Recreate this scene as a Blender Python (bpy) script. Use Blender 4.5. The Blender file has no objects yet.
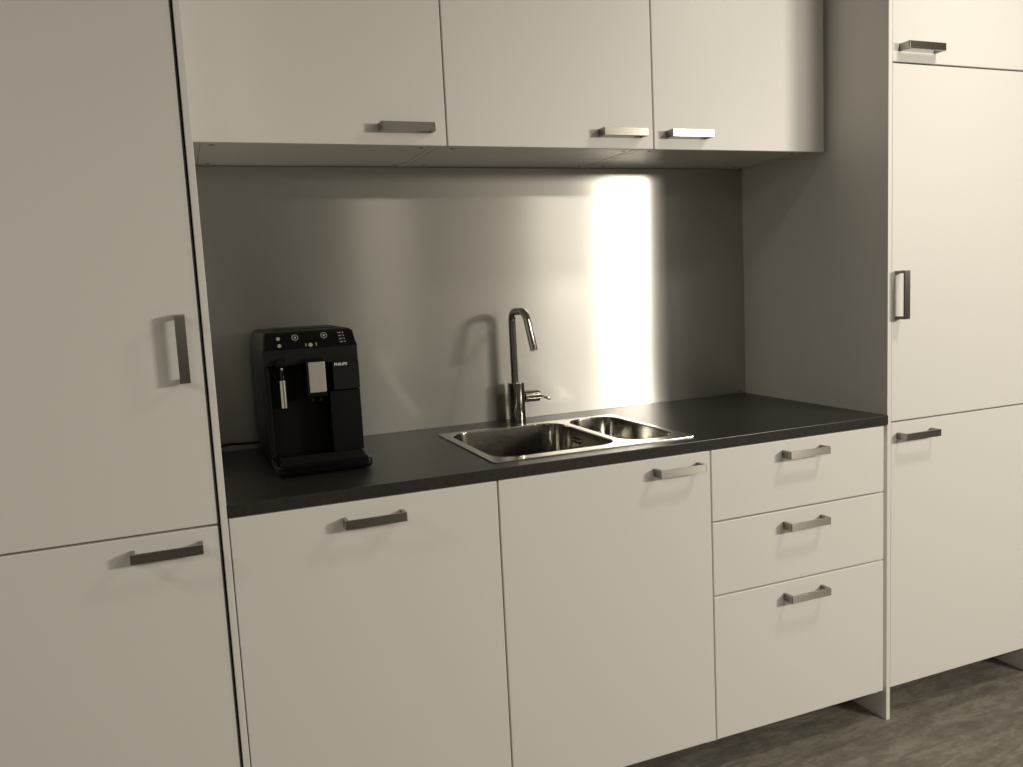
import bpy, bmesh, math, random
from mathutils import Vector, Matrix
random.seed(7)
SC = bpy.context.scene
COL = SC.collection
PI = math.pi

# ------------------------------------------------------------------ camera
def make_camera():
    yaw, pitch, roll = (math.radians(a) for a in (-21.6315, -6.7237, -2.8576))
    fwd = Vector((-math.sin(yaw)*math.cos(pitch), math.cos(yaw)*math.cos(pitch), math.sin(pitch)))
    right = Vector((math.cos(yaw), math.sin(yaw), 0)); up = right.cross(fwd)
    r = right*math.cos(roll) + up*math.sin(roll)
    u = -right*math.sin(roll) + up*math.cos(roll)
    cd = bpy.data.cameras.new('camera'); cam = bpy.data.objects.new('camera', cd); COL.objects.link(cam)
    m = Matrix((r, u, -fwd)).transposed().to_4x4(); m.translation = Vector((-.0653, -1.7982, 1.3629))
    cam.matrix_world = m
    cd.sensor_width = 36; cd.sensor_fit = 'HORIZONTAL'; cd.lens = 828.35/1023*36
    cd.clip_start = .02; cd.clip_end = 50
    SC.camera = cam
make_camera()

# ------------------------------------------------------------------ light and exposure
w = bpy.data.worlds.new('world'); SC.world = w; w.use_nodes = True
w.node_tree.nodes['Background'].inputs[0].default_value = (.9, .85, .72, 1)
w.node_tree.nodes['Background'].inputs[1].default_value = .0
SC.view_settings.view_transform = 'Standard'; SC.view_settings.look = 'None'
SC.view_settings.exposure = 0.0; SC.view_settings.gamma = 1; SC.view_settings.use_curve_mapping = False

WARM = (1.0, .92, .79)
def area(name, loc, target, sx, sy, power, color=WARM, shape='RECTANGLE', spread=PI):
    l = bpy.data.lights.new(name, 'AREA'); l.shape = shape; l.size = sx; l.size_y = sy
    l.energy = power; l.color = color; l.spread = spread
    o = bpy.data.objects.new(name, l); COL.objects.link(o); o.location = loc
    o.rotation_euler = (Vector(target) - Vector(loc)).to_track_quat('-Z', 'Y').to_euler()
    return o
# strong lamp to the right, at about head height
area('room_lamp', (3.60, -3.00, 1.90), (.7, 0, .9), .62, .24, 71)
# two ceiling downlights close to the cupboard fronts
area('ceiling_downlight', (2.05, -.77, 2.56), (2.05, -.66, 0), .24, .24, 10, shape='DISK')
area('ceiling_downlight', (-2.05, -.68, 2.56), (-2.05, -.60, 0), .20, .20, 13, shape='DISK')
# one added fill light, then two ceiling lamps further back in the room
area('ceiling_and_fill_lamp', (-1.2, -3.2, 2.56), (-1.2, -3.2, 0), .6, .6, 23)  # unseen fill light, added to brighten the left and lower fronts
area('ceiling_and_fill_lamp', (1.65, -4.0, 2.56), (1.65, -4.0, 0), .5, .5, 11)
area('ceiling_and_fill_lamp', (3.42, -4.1, 2.56), (3.42, -4.1, 0), .6, .6, 40)

# ------------------------------------------------------------------ materials
def mat(name, color, rough=.5, metal=0, spec=.5, aniso=0, coat=0, bump=None, noise=None, emit=None):
    m = bpy.data.materials.new(name); m.use_nodes = True
    nt = m.node_tree; b = nt.nodes['Principled BSDF']
    b.inputs['Base Color'].default_value = (*color, 1)
    b.inputs['Roughness'].default_value = rough; b.inputs['Metallic'].default_value = metal
    b.inputs['Specular IOR Level'].default_value = spec
    b.inputs['Anisotropic'].default_value = aniso; b.inputs['Coat Weight'].default_value = coat
    tc = nt.nodes.new('ShaderNodeTexCoord'); mp = nt.nodes.new('ShaderNodeMapping')
    nt.links.new(tc.outputs['Object'], mp.inputs[0])
    if noise:                     # (scale vec, amount, detail) gentle colour mottling
        sc, amt, det = noise
        mp.inputs['Scale'].default_value = sc
        n = nt.nodes.new('ShaderNodeTexNoise'); n.inputs['Scale'].default_value = 1; n.inputs['Detail'].default_value = det
        nt.links.new(mp.outputs[0], n.inputs['Vector'])
        r = nt.nodes.new('ShaderNodeValToRGB')
        r.color_ramp.elements[0].color = (*[c*(1-amt) for c in color], 1)
        r.color_ramp.elements[1].color = (*[min(1, c*(1+amt)) for c in color], 1)
        r.color_ramp.elements[0].position = .3; r.color_ramp.elements[1].position = .7
        nt.links.new(n.outputs['Fac'], r.inputs[0]); nt.links.new(r.outputs[0], b.inputs['Base Color'])
    if bump:                      # (scale vec, strength, distance)
        mp2 = nt.nodes.new('ShaderNodeMapping'); mp2.inputs['Scale'].default_value = bump[0]
        nt.links.new(tc.outputs['Object'], mp2.inputs[0])
        n = nt.nodes.new('ShaderNodeTexNoise'); n.inputs['Scale'].default_value = 1; n.inputs['Detail'].default_value = 3
        nt.links.new(mp2.outputs[0], n.inputs['Vector'])
        bp = nt.nodes.new('ShaderNodeBump'); bp.inputs['Strength'].default_value = bump[1]; bp.inputs['Distance'].default_value = bump[2]
        nt.links.new(n.outputs['Fac'], bp.inputs['Height']); nt.links.new(bp.outputs[0], b.inputs['Normal'])
    return m
def tangent(m, v):
    nt = m.node_tree; c = nt.nodes.new('ShaderNodeCombineXYZ')
    for i in range(3): c.inputs[i].default_value = v[i]
    nt.links.new(c.outputs[0], nt.nodes['Principled BSDF'].inputs['Tangent'])

M = {}
M['front'] = mat('white_satin_front', (.80, .79, .76), .42, spec=.4, bump=((60, 60, 60), .04, .0005))
M['carcass'] = mat('white_melamine', (.74, .73, .69), .33, spec=.5)
M['worktop'] = mat('dark_laminate', (.030, .0285, .025), .30, spec=.5, noise=((90, 90, 90), .25, 4), bump=((300, 300, 300), .06, .0004))
M['steel_sheet'] = mat('brushed_steel_sheet', (.60, .59, .56), .25, 1, aniso=1.0)
tangent(M['steel_sheet'], (0, 0, 1))
def second_lobe(m, rough, aniso, fac):
    nt = m.node_tree; p = nt.nodes['Principled BSDF']; q = nt.nodes.new('ShaderNodeBsdfPrincipled')
    q.inputs['Base Color'].default_value = p.inputs['Base Color'].default_value; q.inputs['Metallic'].default_value = 1
    q.inputs['Roughness'].default_value = rough; q.inputs['Anisotropic'].default_value = aniso
    nt.links.new(p.inputs['Tangent'].links[0].from_socket, q.inputs['Tangent'])
    mx = nt.nodes.new('ShaderNodeMixShader'); mx.inputs[0].default_value = fac
    nt.links.new(p.outputs[0], mx.inputs[1]); nt.links.new(q.outputs[0], mx.inputs[2])
    nt.links.new(mx.outputs[0], nt.nodes['Material Output'].inputs['Surface'])
second_lobe(M['steel_sheet'], .52, .6, .38)
M['handle'] = mat('brushed_nickel', (.33, .32, .29), .30, 1, aniso=.9, noise=((8, 600, 600), .10, 2))
_nt = M['handle'].node_tree; _N = _nt.nodes; _g = _N.new('ShaderNodeNewGeometry')
_c = _N.new('ShaderNodeCombineXYZ'); _c.inputs[0].default_value = 1; _c.inputs[1].default_value = .3
_v = _N.new('ShaderNodeVectorTransform'); _v.vector_type = 'VECTOR'; _v.convert_from = 'OBJECT'; _v.convert_to = 'WORLD'
_x = _N.new('ShaderNodeVectorMath'); _x.operation = 'CROSS_PRODUCT'     # smear runs across the brushing, on every face
_nt.links.new(_c.outputs[0], _v.inputs[0]); _nt.links.new(_g.outputs['Normal'], _x.inputs[0]); _nt.links.new(_v.outputs[0], _x.inputs[1])
_nt.links.new(_x.outputs[0], _N['Principled BSDF'].inputs['Tangent'])
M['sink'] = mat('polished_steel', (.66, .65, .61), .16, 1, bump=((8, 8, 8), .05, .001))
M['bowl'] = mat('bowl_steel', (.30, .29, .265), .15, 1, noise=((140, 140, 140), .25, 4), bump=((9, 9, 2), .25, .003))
M['chrome'] = mat('chrome', (.52, .505, .47), .12, 1)
M['sleeve'] = mat('satin_chrome', (.75, .73, .68), .24, 1)
M['dark'] = mat('dark_gap', (.02, .02, .018), .8)
M['plug'] = mat('grey_plastic_plug', (.25, .24, .21), .5)
M['wall'] = mat('painted_wall', (.19, .185, .17), .9, bump=((40, 40, 40), .1, .002))
M['ceil'] = mat('ceiling_paint', (.30, .29, .27), .95)
M['black'] = mat('black_plastic', (.0035, .0035, .003), .45, spec=.2, bump=((400, 400, 400), .1, .0003))
M['gloss'] = mat('gloss_black_plastic', (.003, .003, .003), .12)
M['charcoal'] = mat('charcoal_plastic', (.0055, .0055, .0045), .45, spec=.3)
M['silver'] = mat('silver_plastic', (.50, .49, .45), .35, .35)
M['icon'] = mat('pale_print', (.85, .84, .80), .4)
M['rubber'] = mat('rubber', (.015, .015, .014), .6)

def floor_mat():
    m = bpy.data.materials.new('grey_wood_floor'); m.use_nodes = True; nt = m.node_tree; N = nt.nodes; L = nt.links
    b = N['Principled BSDF']; b.inputs['Roughness'].default_value = .55
    tc = N.new('ShaderNodeTexCoord')
    def noise(scale, detail, dist=0, rough=.55):
        mp = N.new('ShaderNodeMapping'); mp.inputs['Scale'].default_value = scale; L.new(tc.outputs['Object'], mp.inputs[0])
        n = N.new('ShaderNodeTexNoise'); n.inputs['Scale'].default_value = 1; n.inputs['Detail'].default_value = detail
        n.inputs['Distortion'].default_value = dist; n.inputs['Roughness'].default_value = rough
        L.new(mp.outputs[0], n.inputs['Vector']); return n.outputs['Fac']
    a = noise((3.0, 13, 1), 8, 1.2, .7); c = noise((26, 80, 10), 6, .4, .75); d = noise((9, 15, 1), 6, 1.8, .65)
    mx = N.new('ShaderNodeMath'); mx.operation = 'MULTIPLY_ADD'; L.new(c, mx.inputs[0]); mx.inputs[1].default_value = .55; L.new(a, mx.inputs[2])
    mx2 = N.new('ShaderNodeMath'); mx2.operation = 'MULTIPLY_ADD'; L.new(d, mx2.inputs[0]); mx2.inputs[1].default_value = .5; L.new(mx.outputs[0], mx2.inputs[2])
    r = N.new('ShaderNodeValToRGB'); e = r.color_ramp.elements
    e[0].position = .74; e[0].color = (.125, .117, .099, 1); e[1].position = 1.3 if False else 1.0; e[1].color = (.25, .235, .20, 1)
    k = r.color_ramp.elements.new(.90); k.color = (.185, .172, .143, 1)
    sc = N.new('ShaderNodeMath'); sc.operation = 'MULTIPLY'; sc.inputs[1].default_value = .87; L.new(mx2.outputs[0], sc.inputs[0])
    L.new(sc.outputs[0], r.inputs[0]); L.new(r.outputs[0], b.inputs['Base Color'])
    bp = N.new('ShaderNodeBump'); bp.inputs['Strength'].default_value = .25; bp.inputs['Distance'].default_value = .002
    L.new(c, bp.inputs['Height']); L.new(bp.outputs[0], b.inputs['Normal'])
    return m
M['floor'] = floor_mat()

# ------------------------------------------------------------------ helpers
ORIGIN = {}
def thing(name, label, cat, loc, group=None):
    o = bpy.data.objects.new(name, None); COL.objects.link(o); o.empty_display_size = .1
    o.location = loc; o['label'] = label; o['category'] = cat
    if group: o['group'] = group
    ORIGIN[o.name] = Vector(loc)
    return o
def root_of(o):
    while o.parent: o = o.parent
    return o
def link(name, me, m, parent=None, smooth=False, bevel=0, seg=2, angle=35):
    """mesh in world coordinates; moved into its thing's own coordinates"""
    o = bpy.data.objects.new(name, me); COL.objects.link(o)
    me.materials.append(m)
    if parent:
        me.transform(Matrix.Translation(-ORIGIN[root_of(parent).name])); o.parent = parent
    if smooth:
        for p in me.polygons: p.use_smooth = True
    if bevel:
        b = o.modifiers.new('bevel', 'BEVEL'); b.width = bevel; b.segments = seg; b.limit_method = 'ANGLE'; b.angle_limit = math.radians(angle)
        for p in me.polygons: p.use_smooth = True
        wn = o.modifiers.new('wn', 'WEIGHTED_NORMAL'); wn.keep_sharp = True
    return o
def finish(bm, name):
    bmesh.ops.recalc_face_normals(bm, faces=bm.faces)
    me = bpy.data.meshes.new(name); bm.to_mesh(me); bm.free(); return me
def bbox(bm, x0, x1, y0, y1, z0, z1):
    vs = [bm.verts.new((x, y, z)) for x in (x0, x1) for y in (y0, y1) for z in (z0, z1)]
    for f in ((0, 1, 3, 2), (4, 6, 7, 5), (0, 4, 5, 1), (2, 3, 7, 6), (0, 2, 6, 4), (1, 5, 7, 3)):
        bm.faces.new([vs[i] for i in f])
def box(name, x0, x1, y0, y1, z0, z1, m, parent=None, bevel=0.0008, seg=2):
    bm = bmesh.new(); bbox(bm, x0, x1, y0, y1, z0, z1)
    return link(name, finish(bm, name), m, parent, bevel=bevel, seg=seg)
def boxes(name, L, m, parent=None, bevel=0.0006):
    bm = bmesh.new()
    for b in L: bbox(bm, *b)
    return link(name, finish(bm, name), m, parent, bevel=bevel)
def ring(cx, cy, hx, hy, r, n=8):
    pts = []
    r = min(r, hx, hy)
    for qx, qy, a0 in ((1, 1, 0), (-1, 1, 90), (-1, -1, 180), (1, -1, 270)):
        for i in range(n+1):
            a = math.radians(a0 + 90*i/n)
            pts.append((cx + qx*(hx-r) + r*math.cos(a), cy + qy*(hy-r) + r*math.sin(a)))
    return pts
def loft(bm, rings, cap0=True, cap1=True):
    L = [[bm.verts.new(p) for p in r] for r in rings]; n = len(L[0])
    for a, b in zip(L, L[1:]):
        for i in range(n):
            bm.faces.new((a[i], a[(i+1) % n], b[(i+1) % n], b[i]))
    if cap0: bm.faces.new(L[0][::-1])
    if cap1: bm.faces.new(L[-1])
def tube(bm, pts, rad, n=20, cap=True):
    pts = [Vector(p) for p in pts]; rad = rad if isinstance(rad, (list, tuple)) else [rad]*len(pts)
    rings = []; ref = None
    for i, p in enumerate(pts):
        t = (pts[min(i+1, len(pts)-1)] - pts[max(i-1, 0)]).normalized()
        if ref is None:
            ref = Vector((0, 0, 1)) if abs(t.z) < .9 else Vector((1, 0, 0))
        s = t.cross(ref).normalized(); ref = s.cross(t).normalized()
        rings.append([tuple(p + (s*math.cos(2*PI*k/n) + ref*math.sin(2*PI*k/n))*rad[i]) for k in range(n)])
    loft(bm, rings, cap, cap)
def round_path(pts, r, n=8):
    pts = [Vector(p) for p in pts]; out = [pts[0]]
    for a, b, c in zip(pts, pts[1:], pts[2:]):
        d1 = (a-b).normalized(); d2 = (c-b).normalized(); rr = min(r, (a-b).length*.49, (c-b).length*.49)
        p, q = b + d1*rr, b + d2*rr
        for i in range(n+1):
            t = i/n; out.append(p*(1-t)**2 + b*2*t*(1-t) + q*t*t)
    out.append(pts[-1]); return out
def plate(name, loops, z0, z1, m, parent=None, bevel=.0008, smooth=False):
    """flat plate with holes from 2-D outlines"""
    cu = bpy.data.curves.new(name, 'CURVE'); cu.dimensions = '2D'; cu.fill_mode = 'BOTH'
    cu.extrude = (z1-z0)/2 - bevel; cu.bevel_depth = bevel; cu.bevel_resolution = 2; cu.offset = -bevel
    for lp in loops:
        s = cu.splines.new('POLY'); s.points.add(len(lp)-1); s.use_cyclic_u = True
        for p, q in zip(s.points, lp): p.co = (*q, 0, 1)
    t = bpy.data.objects.new('tmp', cu); COL.objects.link(t)
    bpy.context.view_layer.update()
    me = bpy.data.meshes.new_from_object(t.evaluated_get(bpy.context.evaluated_depsgraph_get()))
    bpy.data.objects.remove(t); bpy.data.curves.remove(cu)
    me.transform(Matrix.Translation((0, 0, (z0+z1)/2))); me.materials.clear(); me.name = name
    bm = bmesh.new(); bm.from_mesh(me); bmesh.ops.remove_doubles(bm, verts=bm.verts, dist=1e-6)
    bmesh.ops.recalc_face_normals(bm, faces=bm.faces)
    for f in bm.faces: f.smooth = False
    bm.to_mesh(me); bm.free()
    return link(name, me, m, parent, smooth=smooth)
def prism(bm, poly, axis, a0, a1):
    f = {'x': lambda u, v, a: (a, u, v), 'z': lambda u, v, a: (u, v, a), 'y': lambda u, v, a: (u, a, v)}[axis]
    loft(bm, [[f(u, v, a0) for u, v in poly], [f(u, v, a1) for u, v in poly]])
def structure(name, x0, x1, y0, y1, z0, z1, m):
    o = box(name, x0, x1, y0, y1, z0, z1, m, bevel=0); o['kind'] = 'structure'; return o

# ------------------------------------------------------------------ the room
YW = .655
structure('floor', -3.4, 4.4, -4.6, YW+.15, -.08, 0, M['floor'])
structure('ceiling', -3.4, 4.4, -4.6, YW+.15, 2.62, 2.7, M['ceil'])
structure('wall_back', -3.4, 4.4, YW, YW+.15, 0, 2.62, M['wall'])
structure('wall_left', -3.5, -3.4, -4.6, YW+.15, 0, 2.62, M['wall'])
structure('wall_right', 4.4, 4.5, -4.6, YW+.15, 0, 2.62, M['wall'])
structure('wall_front', -3.4, 4.4, -4.7, -4.6, 0, 2.62, M['wall'])

# ------------------------------------------------------------------ bar handle (shared mesh), local: back at y=0, centre at x=0,z=0
def handle_mesh():
    hl, d, t, tl, h = .069, .035, .0055, .008, .0200
    r = .0022
    def corner(cx, cy, a0):
        return [(cx + r*math.cos(math.radians(a0 + 90*i/4)), cy + r*math.sin(math.radians(a0 + 90*i/4))) for i in range(5)]
    outer = [(-hl, 0)] + corner(-hl+r, -d+r, 180) + corner(hl-r, -d+r, 270) + [(hl, 0)]
    inner = [(hl-tl, 0), (hl-tl, -d+t), (-hl+tl, -d+t), (-hl+tl, 0)]
    bm = bmesh.new()
    poly = outer + inner
    a = [bm.verts.new((x, y, -h/2)) for x, y in poly]; b = [bm.verts.new((x, y, h/2)) for x, y in poly]
    n = len(poly)
    for i in range(n): bm.faces.new((a[i], a[(i+1) % n], b[(i+1) % n], b[i]))
    bm.faces.new(a[::-1]); bm.faces.new(b)
    bmesh.ops.triangulate(bm, faces=[f for f in bm.faces if len(f.verts) > 4])
    me = finish(bm, 'handle'); me.materials.append(M['handle'])
    return me
HM = handle_mesh()
def handle(parent, x, y, z, vertical=False):
    o = bpy.data.objects.new('handle', HM); COL.objects.link(o); o.parent = parent
    o.location = Vector((x, y, z)) - ORIGIN[root_of(parent).name]
    if vertical: o.rotation_euler = (0, PI/2, 0)
    b = o.modifiers.new('bevel', 'BEVEL'); b.width = .0006; b.segments = 2; b.limit_method = 'ANGLE'; b.angle_limit = math.radians(50)
    return o
DT = .019
def door(parent, x0, x1, y, z0, z1, name='door'):
    o = box(name, x0, x1, y, y+DT, z0, z1, M['front'], parent, bevel=.0019, seg=2)
    o.modifiers.remove(o.modifiers['wn'])
    for p in o.data.polygons: p.use_smooth = False
    return o
def carcass(parent, x0, x1, y0, y1, z0, z1, t=.018, name='body', shelf=False, top=True):
    L = [(x0, x0+t, y0, y1, z0, z1), (x1-t, x1, y0, y1, z0, z1), (x0+t+.0012, x1-t-.0012, y0, y1, z0+.0010, z0+t), (x0+t, x1-t, y1-.008, y1, z0+t, z1)]
    if top: L.append((x0+t, x1-t, y0, y1-.008, z1-t, z1))
    else: L.append((x0+t, x1-t, y0, y0+.10, z1-.02, z1))
    return boxes(name, L, M['carcass'], parent, bevel=.0005)

GAP = .0020
ZB, ZT = .1005, .9070          # lower fronts
# ------------------------------------------------------------------ base cabinets
def legs(parent, xs, ztop):
    for x in xs:
        for y in (.20, .56):
            bm = bmesh.new(); tube(bm, [(x, y, 0), (x, y, .008), (x, y, .0081), (x, y, ztop)], [.026, .026, .017, .017], 16)
            link('leg', finish(bm, 'leg'), M['rubber'], parent)
def base_cab(x0, x1, label, hx=None, dx0=None, dx1=None):
    t = thing('base_cabinet', label, 'cabinet', ((x0+x1)/2, .34, 0), 'white base cabinets under the dark worktop')
    carcass(t, x0, x1, .0225, .64, .084, .9088, top=False)
    legs(t, (x0+.06, x1-.06), .0840)
    return t
t = base_cab(.0, .5995, 'white base cabinet below the coffee machine, bar handle centred at its top')
d = door(t, -.0042, .6-GAP, 0, ZB, ZT); handle(d, .3005, 0, .8640)
t = base_cab(.6005, 1.1995, 'white base cabinet directly below the steel sink, handle at its top right')
d = door(t, .6+GAP, 1.2-GAP, 0, ZB, ZT); handle(d, 1.0945, 0, .8715)
t = thing('drawer_cabinet', 'white base cabinet with three stacked drawers, two shallow above one deep', 'cabinet', (1.5, .34, 0), 'white base cabinets under the dark worktop')
carcass(t, 1.2005, 1.7995, .0225, .64, .084, .9088, top=False); legs(t, (1.26, 1.74), .084)
for z0, z1, hz in ((.7120+.0022, ZT, .8700), (.5071+.0022, .7120-.0022, .6695), (ZB, .5071-.0022, .4640)):
    d = door(t, 1.2+GAP, 1.7985, 0, z0, z1, 'drawer'); handle(d, 1.502, 0, hz)
    boxes('drawer_box', [(1.225, 1.775, .0195, .50, z0+.015, z0+.030), (1.225, 1.24, .0195, .50, z0+.030, z0+.11), (1.76, 1.775, .0195, .50, z0+.030, z0+.11)], M['carcass'], d, 0)

# ------------------------------------------------------------------ wall cabinets
YU, ZU, ZUC, ZTOP = .2337, 1.7188, 1.7285, 2.32
def wall_cab(x0, x1, hx, label):
    t = thing('wall_cabinet', label, 'cabinet', ((x0+x1)/2, .45, ZUC), 'white wall cabinets above the steel splashback')
    carcass(t, x0+.0014, x1-.0014, YU+.0215, .653, ZUC, ZTOP)
    d = door(t, x0+GAP if x0 > .1 else -.0050, x1-GAP*.9, YU, ZU, ZTOP+.003)
    handle(d, hx, YU, 1.7590)
    for px in (x0+.046, x1-.040):
        for py in (.333, .617):
            bm = bmesh.new(); tube(bm, [(px, py, ZUC+.0002), (px, py, ZUC+.004)], .0065, 16)
            link('cover_cap', finish(bm, 'cover_cap'), M['plug'], t)
wall_cab(.0, .6, .4945, 'white wall cabinet above the coffee machine, leftmost of the three')
wall_cab(.6, 1.2, 1.0965, 'middle white wall cabinet, handle at the lower right corner beside its neighbour\'s')
wall_cab(1.2, 1.8, 1.3090, 'white wall cabinet beside the right tall cupboard, handle at its lower left corner')

# ------------------------------------------------------------------ tall cabinets
t = thing('tall_cabinet', 'tall white cupboard left of the coffee machine, vertical handle above a horizontal one', 'cabinet', (-.32, .33, 0), 'tall white cupboards')
carcass(t, -.622, -.023, .030, .64, .100, ZTOP)
box('side_panel', -.0203, -.0062, .0, .653, 0, ZTOP+.003, M['front'], t, .0014)
box('side_panel', -.6385, -.6245, .0, .653, 0, ZTOP+.003, M['front'], t, .0014)
d = door(t, -.6225, -.0263, .0065, .8968+.0022, ZTOP+.003); handle(d, -.0625, .0065, 1.2700, True)
d = door(t, -.6225, -.0263, .0065, ZB, .8968-.0022); handle(d, -.1275, .0065, .8585)
legs(t, (-.56, -.09), .0998)
t = thing('tall_cabinet', 'tall white cupboard right of the drawers, with three doors one above another', 'cabinet', (2.13, .33, 0), 'tall white cupboards')
carcass(t, 1.8300, 2.450, .0225, .64, .104, ZTOP)
box('side_panel', 1.8145, 1.8290, .0030, .653, 0, ZTOP+.003, M['front'], t, .001)
box('side_panel', 2.4520, 2.4665, .0030, .653, 0, ZTOP+.003, M['front'], t, .001)
d = door(t, 1.8295, 2.4500, .0030, 1.9245+.0022, ZTOP+.003); handle(d, 1.9225, .003, 1.9645)
d = door(t, 1.8295, 2.4500, .0030, .9138+.0022, 1.9245-.0022); handle(d, 1.8520, .003, 1.2820, True)
d = door(t, 1.8295, 2.4500, .0030, ZB+.001, .9138-.0022); handle(d, 1.9200, .003, .8715)
legs(t, (1.90, 2.38), .1038)
box('hinge_bracket', 2.200, 2.300, .030, .060, .088, .1038, M['carcass'], t, .001)

# filler strips at the two ends of the lower and upper row
f = box('filler_strip', 1.8008, 1.8140, .0170, .0350, .1010, .9060, M['front'], None, .0008)
f['label'] = 'narrow white filler strip between the drawers and the right tall cupboard'; f['category'] = 'filler strip'
f = box('filler_strip', 1.8008, 1.8140, .2520, .2700, 1.7290, ZTOP, M['front'], None, .0008)
f['label'] = 'narrow white filler strip between the right wall cabinet and the tall cupboard'; f['category'] = 'filler strip'

# ------------------------------------------------------------------ worktop, splashback
SX0, SX1, SY0, SY1 = .612, 1.192, .052, .522
rect = [(-.0058, -.0005), (1.8141, -.0005), (1.8141, .6495), (-.0058, .6495)]
o = plate('worktop', [rect, ring((SX0+SX1)/2, (SY0+SY1)/2, .278, .223, .02)], .9093, .9370, M['worktop'], None, .0012)
o['label'] = 'dark charcoal worktop slab running between the two tall cupboards'; o['category'] = 'worktop'
o = box('splashback', -.0058, 1.8141, .6500, .6540, .9372, 1.7275, M['steel_sheet'], None, .0005)
o['label'] = 'brushed stainless steel splashback sheet with a bright vertical glare'; o['category'] = 'splashback'

# ------------------------------------------------------------------ sink
sk = thing('sink', 'stainless steel inset sink with one large and one small bowl', 'sink', ((SX0+SX1)/2, (SY0+SY1)/2, .937))
B1 = (.8100, .2925, .1750, .203, .060)      # cx, cy, hx, hy, r
B2 = (1.0900, .2960, .0830, .204, .068)
def bowl_ring(B, inset, z, rr=0, n=10):
    cx, cy, hx, hy, r = B
    return [(x, y, z) for x, y in ring(cx, cy, hx-inset, hy-inset, max(.008, r-inset+rr), n)]
r1 = [(x, y) for x, y, _ in bowl_ring(B1, 0, 0)]; r2 = [(x, y) for x, y, _ in bowl_ring(B2, 0, 0)]
plate('rim', [ring((SX0+SX1)/2, (SY0+SY1)/2, (SX1-SX0)/2, (SY1-SY0)/2, .010), r1, r2], .9372, .9402, M['sink'], sk, .0009)
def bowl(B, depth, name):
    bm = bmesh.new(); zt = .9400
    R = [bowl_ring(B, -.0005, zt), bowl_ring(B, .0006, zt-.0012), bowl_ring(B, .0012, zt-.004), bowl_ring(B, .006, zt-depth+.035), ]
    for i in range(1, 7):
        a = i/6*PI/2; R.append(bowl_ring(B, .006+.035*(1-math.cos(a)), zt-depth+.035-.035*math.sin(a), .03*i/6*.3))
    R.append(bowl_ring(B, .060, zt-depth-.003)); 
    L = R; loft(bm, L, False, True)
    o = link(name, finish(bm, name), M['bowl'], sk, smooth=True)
    s = o.modifiers.new('thick', 'SOLIDIFY'); s.thickness = .0008; s.offset = 1
    cx, cy = B[0], B[1]
    bm = bmesh.new(); zf = zt-depth-.0028
    prof = [(.001, .0005), (.020, .0005), (.024, .003), (.036, .004), (.041, .002), (.042, .0002)]
    loft(bm, [[(cx+r*math.cos(2*PI*k/28), cy+r*math.sin(2*PI*k/28), zf+h) for k in range(28)] for r, h in prof], True, True)
    link('strainer', finish(bm, 'strainer'), M['chrome'], o, smooth=True)
    return o
b1 = bowl(B1, .155, 'bowl'); b2 = bowl(B2, .095, 'bowl')
# overflow grille on the right wall of the large bowl: two rows of slots
bm = bmesh.new()
for j in (0, 1):
    for i in range(3):
        yy = .332 + i*.016; zz = .912 - j*.011
        tube(bm, [(.9805, yy-.004, zz), (.9805, yy+.004, zz)], .0032, 10)
link('overflow_slots', finish(bm, 'overflow_slots'), M['dark'], b1)

# ------------------------------------------------------------------ tap
TX, TY = .8970, .5880
tp = thing('kitchen_tap', 'chrome high-arch kitchen tap behind the sink with a side lever', 'tap', (TX, TY, .937))
def cyl(name, pts, rad, m, parent, n=28, bevel=0):
    bm = bmesh.new(); tube(bm, pts, rad, n)
    return link(name, finish(bm, name), m, parent, smooth=not bevel, bevel=bevel)
cyl('base', [(TX, TY, .9374), (TX, TY, 1.0620)], .0262, M['chrome'], tp, 36, bevel=.0012)
path = round_path([(TX-.004, TY, 1.060), (TX-.004, TY, 1.283), (TX-.004, TY-.108, 1.286), (TX-.002, TY-.158, 1.172)], .034, 10)
o = cyl('spout', path, .0112, M['chrome'], tp, 24, bevel=.0008)
cyl('handle_socket', [(TX+.0235, TY, 1.016), (TX+.074, TY, 1.016)], .0192, M['chrome'], tp, 28, bevel=.001)
cyl('lever', round_path([(TX+.070, TY, 1.012), (TX+.084, TY-.004, 1.013), (TX+.106, TY-.020, 1.002)], .01, 5), .0042, M['chrome'], tp, 14)

# ------------------------------------------------------------------ coffee machine
cm = thing('coffee_machine', 'black bean-to-cup coffee machine standing on the left end of the worktop', 'coffee machine', (.237, .40, .937))
X0, X1 = .1165, .3475
def rr(x0, x1, y0, y1, z, r=.005, n=4): return [(x, y, z) for x, y in ring((x0+x1)/2, (y0+y1)/2, (x1-x0)/2, (y1-y0)/2, r, n)]
bm = bmesh.new()
loft(bm, [rr(X0+.002, X1-.002, .362, .600, .9450), rr(X0, X1, .362, .602, .960), rr(X0, X1, .362, .602, 1.1955)])
body = link('housing', finish(bm, 'housing'), M['charcoal'], cm, bevel=.001)
bm = bmesh.new()
loft(bm, [rr(X0, X1, .282, .602, 1.196), rr(X0, X1, .280, .602, 1.235), rr(X0+.001, X1-.001, .2815, .602, 1.2390),
          rr(X0+.006, X1-.006, .296, .600, 1.2690), rr(X0+.009, X1-.011, .302, .598, 1.2755), rr(X0+.014, X1-.016, .310, .592, 1.2780)])
link('top_housing', finish(bm, 'top_housing'), M['charcoal'], cm, bevel=.001)
# bean lid on top
box('bean_lid', .160, .318, .400, .560, 1.2781, 1.2797, M['black'], cm, .0006)
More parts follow.
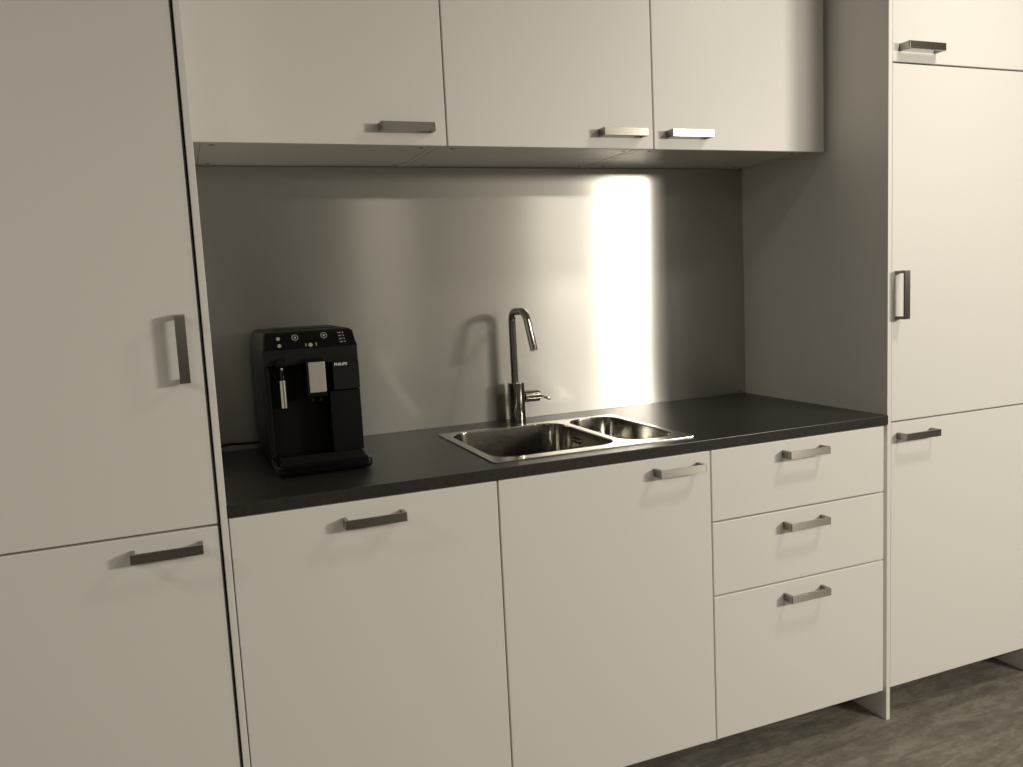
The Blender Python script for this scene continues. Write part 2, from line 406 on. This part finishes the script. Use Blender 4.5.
# sloping control panel on the front edge
def slope(t_, off=0):    # point on the tilted control face, t_ 0 bottom .. 1 top
    y = .2815 + (.296-.2815)*t_; z = 1.2390 + .030*t_
    n = Vector((0, -.030, .0145)).normalized()
    return y + n.y*off, z + n.z*off
bm = bmesh.new()
def quad_slab(bm, x00, x01, x10, x11, t0, t1, o0, o1):
    P = []
    for o_ in (o0, o1):
        ya, za = slope(t0, o_); yb, zb = slope(t1, o_)
        P.append([(x00, ya, za), (x01, ya, za), (x11, yb, zb), (x10, yb, zb)])
    loft(bm, P)
quad_slab(bm, X0+.006, X1-.003, X0+.010, X1-.008, -.12, 1.12, -.001, .0016)
cp = link('control_panel', finish(bm, 'control_panel'), M['gloss'], cm, bevel=.0006)
def disc(bm, x, t_, r, off0=.0015, off1=.0022, n=20, r_in=0):
    ya, za = slope(t_, off0); nv = Vector((0, -.030, .0145)).normalized(); uv = Vector((0, .0145, .030)).normalized()
    c = Vector((x, ya, za)); h = nv*(off1-off0)
    def P(rad, k, e): return tuple(c + Vector((1, 0, 0))*rad*math.cos(2*PI*k/n) + uv*rad*math.sin(2*PI*k/n) + e)
    if r_in:
        A = [[bm.verts.new(P(q, k, e)) for k in range(n)] for q, e in ((r, Vector()), (r, h), (r_in, h), (r_in, Vector()))]
        for a, b in zip(A, A[1:]+A[:1]):
            for k in range(n): bm.faces.new((a[k], a[(k+1) % n], b[(k+1) % n], b[k]))
    else: loft(bm, [[P(r, k, Vector()) for k in range(n)], [P(r, k, h) for k in range(n)]])
for x, t_, r, kind in ((.1565, .74, .0046, 's'), (.1575, .18, .0046, 's'), (.197, .76, .0080, 'r'), (.2320, .80, .0072, 'd'), (.2675, .80, .0080, 'r'), (.2320, .10, .0052, 's')):
    if kind == 's':
        bm = bmesh.new(); disc(bm, x, t_, r); link('button', finish(bm, 'button'), M['silver'], cp)
    else:
        bm = bmesh.new(); disc(bm, x, t_, r, r_in=r-.0016)
        if kind == 'r': disc(bm, x, t_, .0028)
        link('button', finish(bm, 'button'), M['silver'] if kind == 'r' else M['charcoal'], cp)
def mark(x0, x1, t0, t1):
    bm = bmesh.new(); quad_slab(bm, x0, x1, x0, x1, t0, t1, .0016, .0021)
    link('indicator_mark', finish(bm, 'indicator_mark'), M['plug'], cp)
for j in range(4):
    t_ = .94-.25*j; x = .3015+.001*j
    mark(x, x+.008, t_-.045, t_+.045); mark(x+.0115, x+.0145, t_-.06, t_+.06)
for x in (.2195, .2445): mark(x, x+.003, .0, .26)
# front pieces
box('front_panel', .281, X1-.0002, .2802, .365, 1.1255, 1.1965, M['charcoal'], cm, .0015)
box('grounds_container', .270, X1-.0005, .2820, .364, .9690, 1.1235, M['black'], cm, .002)
box('side_rim', X0+.0005, X0+.012, .2820, .364, .9690, 1.1960, M['black'], cm, .002)
box('brew_recess', X0+.011, .272, .352, .3625, .965, 1.1960, M['black'], cm, .001)
sp = box('coffee_spout', .2130, .2610, .2520, .354, 1.1150, 1.2100, M['gloss'], cm, .003)
box('spout_cover', .2180, .2585, .2490, .2530, 1.1270, 1.2020, M['silver'], sp, .0018)
boxes('nozzle', [(.220, .228, .262, .276, 1.103, 1.1155), (.240, .248, .262, .276, 1.103, 1.1155)], M['black'], sp, .001)
wd = cyl('steam_wand', [(.1570, .268, 1.200), (.1570, .268, 1.092)], .0055, M['gloss'], cm, 20)
cyl('wand_sleeve', [(.1570, .268, 1.162), (.1570, .268, 1.094)], .0080, M['sleeve'], wd, 24, bevel=.0008)
box('wand_mount', .144, .170, .262, .300, 1.194, 1.2120, M['black'], wd, .003)
cyl('wand_knob', [(.1560, .2625, 1.1900), (.1560, .2585, 1.1900)], .0032, M['silver'], wd, 16)
# drip tray
bm = bmesh.new()
loft(bm, [rr(.124, .343, .182, .352, .9420, .010), rr(.121, .346, .178, .352, .9480, .012), rr(.121, .346, .178, .352, .9660, .012)])
tr = link('drip_tray', finish(bm, 'drip_tray'), M['gloss'], cm, bevel=.0012)
bm = bmesh.new(); bbox(bm, .130, .337, .188, .284, .9662, .9684)
for i in range(10): bbox(bm, .136, .331, .192+.0092*i, .1955+.0092*i, .9684, .9700)
link('drip_grid', finish(bm, 'drip_grid'), M['charcoal'], tr, bevel=.0004)
for x in (.145, .330):
    for y in (.24, .57):
        bm = bmesh.new(); tube(bm, [(x, y, .9373), (x, y, .9465)], .010, 16); link('foot', finish(bm, 'foot'), M['rubber'], cm)
# maker's name on the front panel
tx = bpy.data.curves.new('t', 'FONT'); tx.body = 'PHILIPS'; tx.size = .0098; tx.extrude = .0003; tx.align_x = 'LEFT'; tx.offset = .00022; tx.space_character = 1.02
to = bpy.data.objects.new('t', tx); COL.objects.link(to); bpy.context.view_layer.update()
me = bpy.data.meshes.new_from_object(to.evaluated_get(bpy.context.evaluated_depsgraph_get())); me.materials.clear()
bpy.data.objects.remove(to)
me.transform(Matrix.Translation((.2860, .2800, 1.1865)) @ Matrix.Rotation(PI/2, 4, 'X'))
link('maker_name', me, M['icon'], cm)
# power cord
cyl('power_cord', round_path([(.150, .603, .962), (.150, .630, .958), (.080, .636, .956), (.035, .628, .961), (.010, .622, .957), (.0025, .612, .9520)], .02, 6), .0036, M['rubber'], cm, 10)
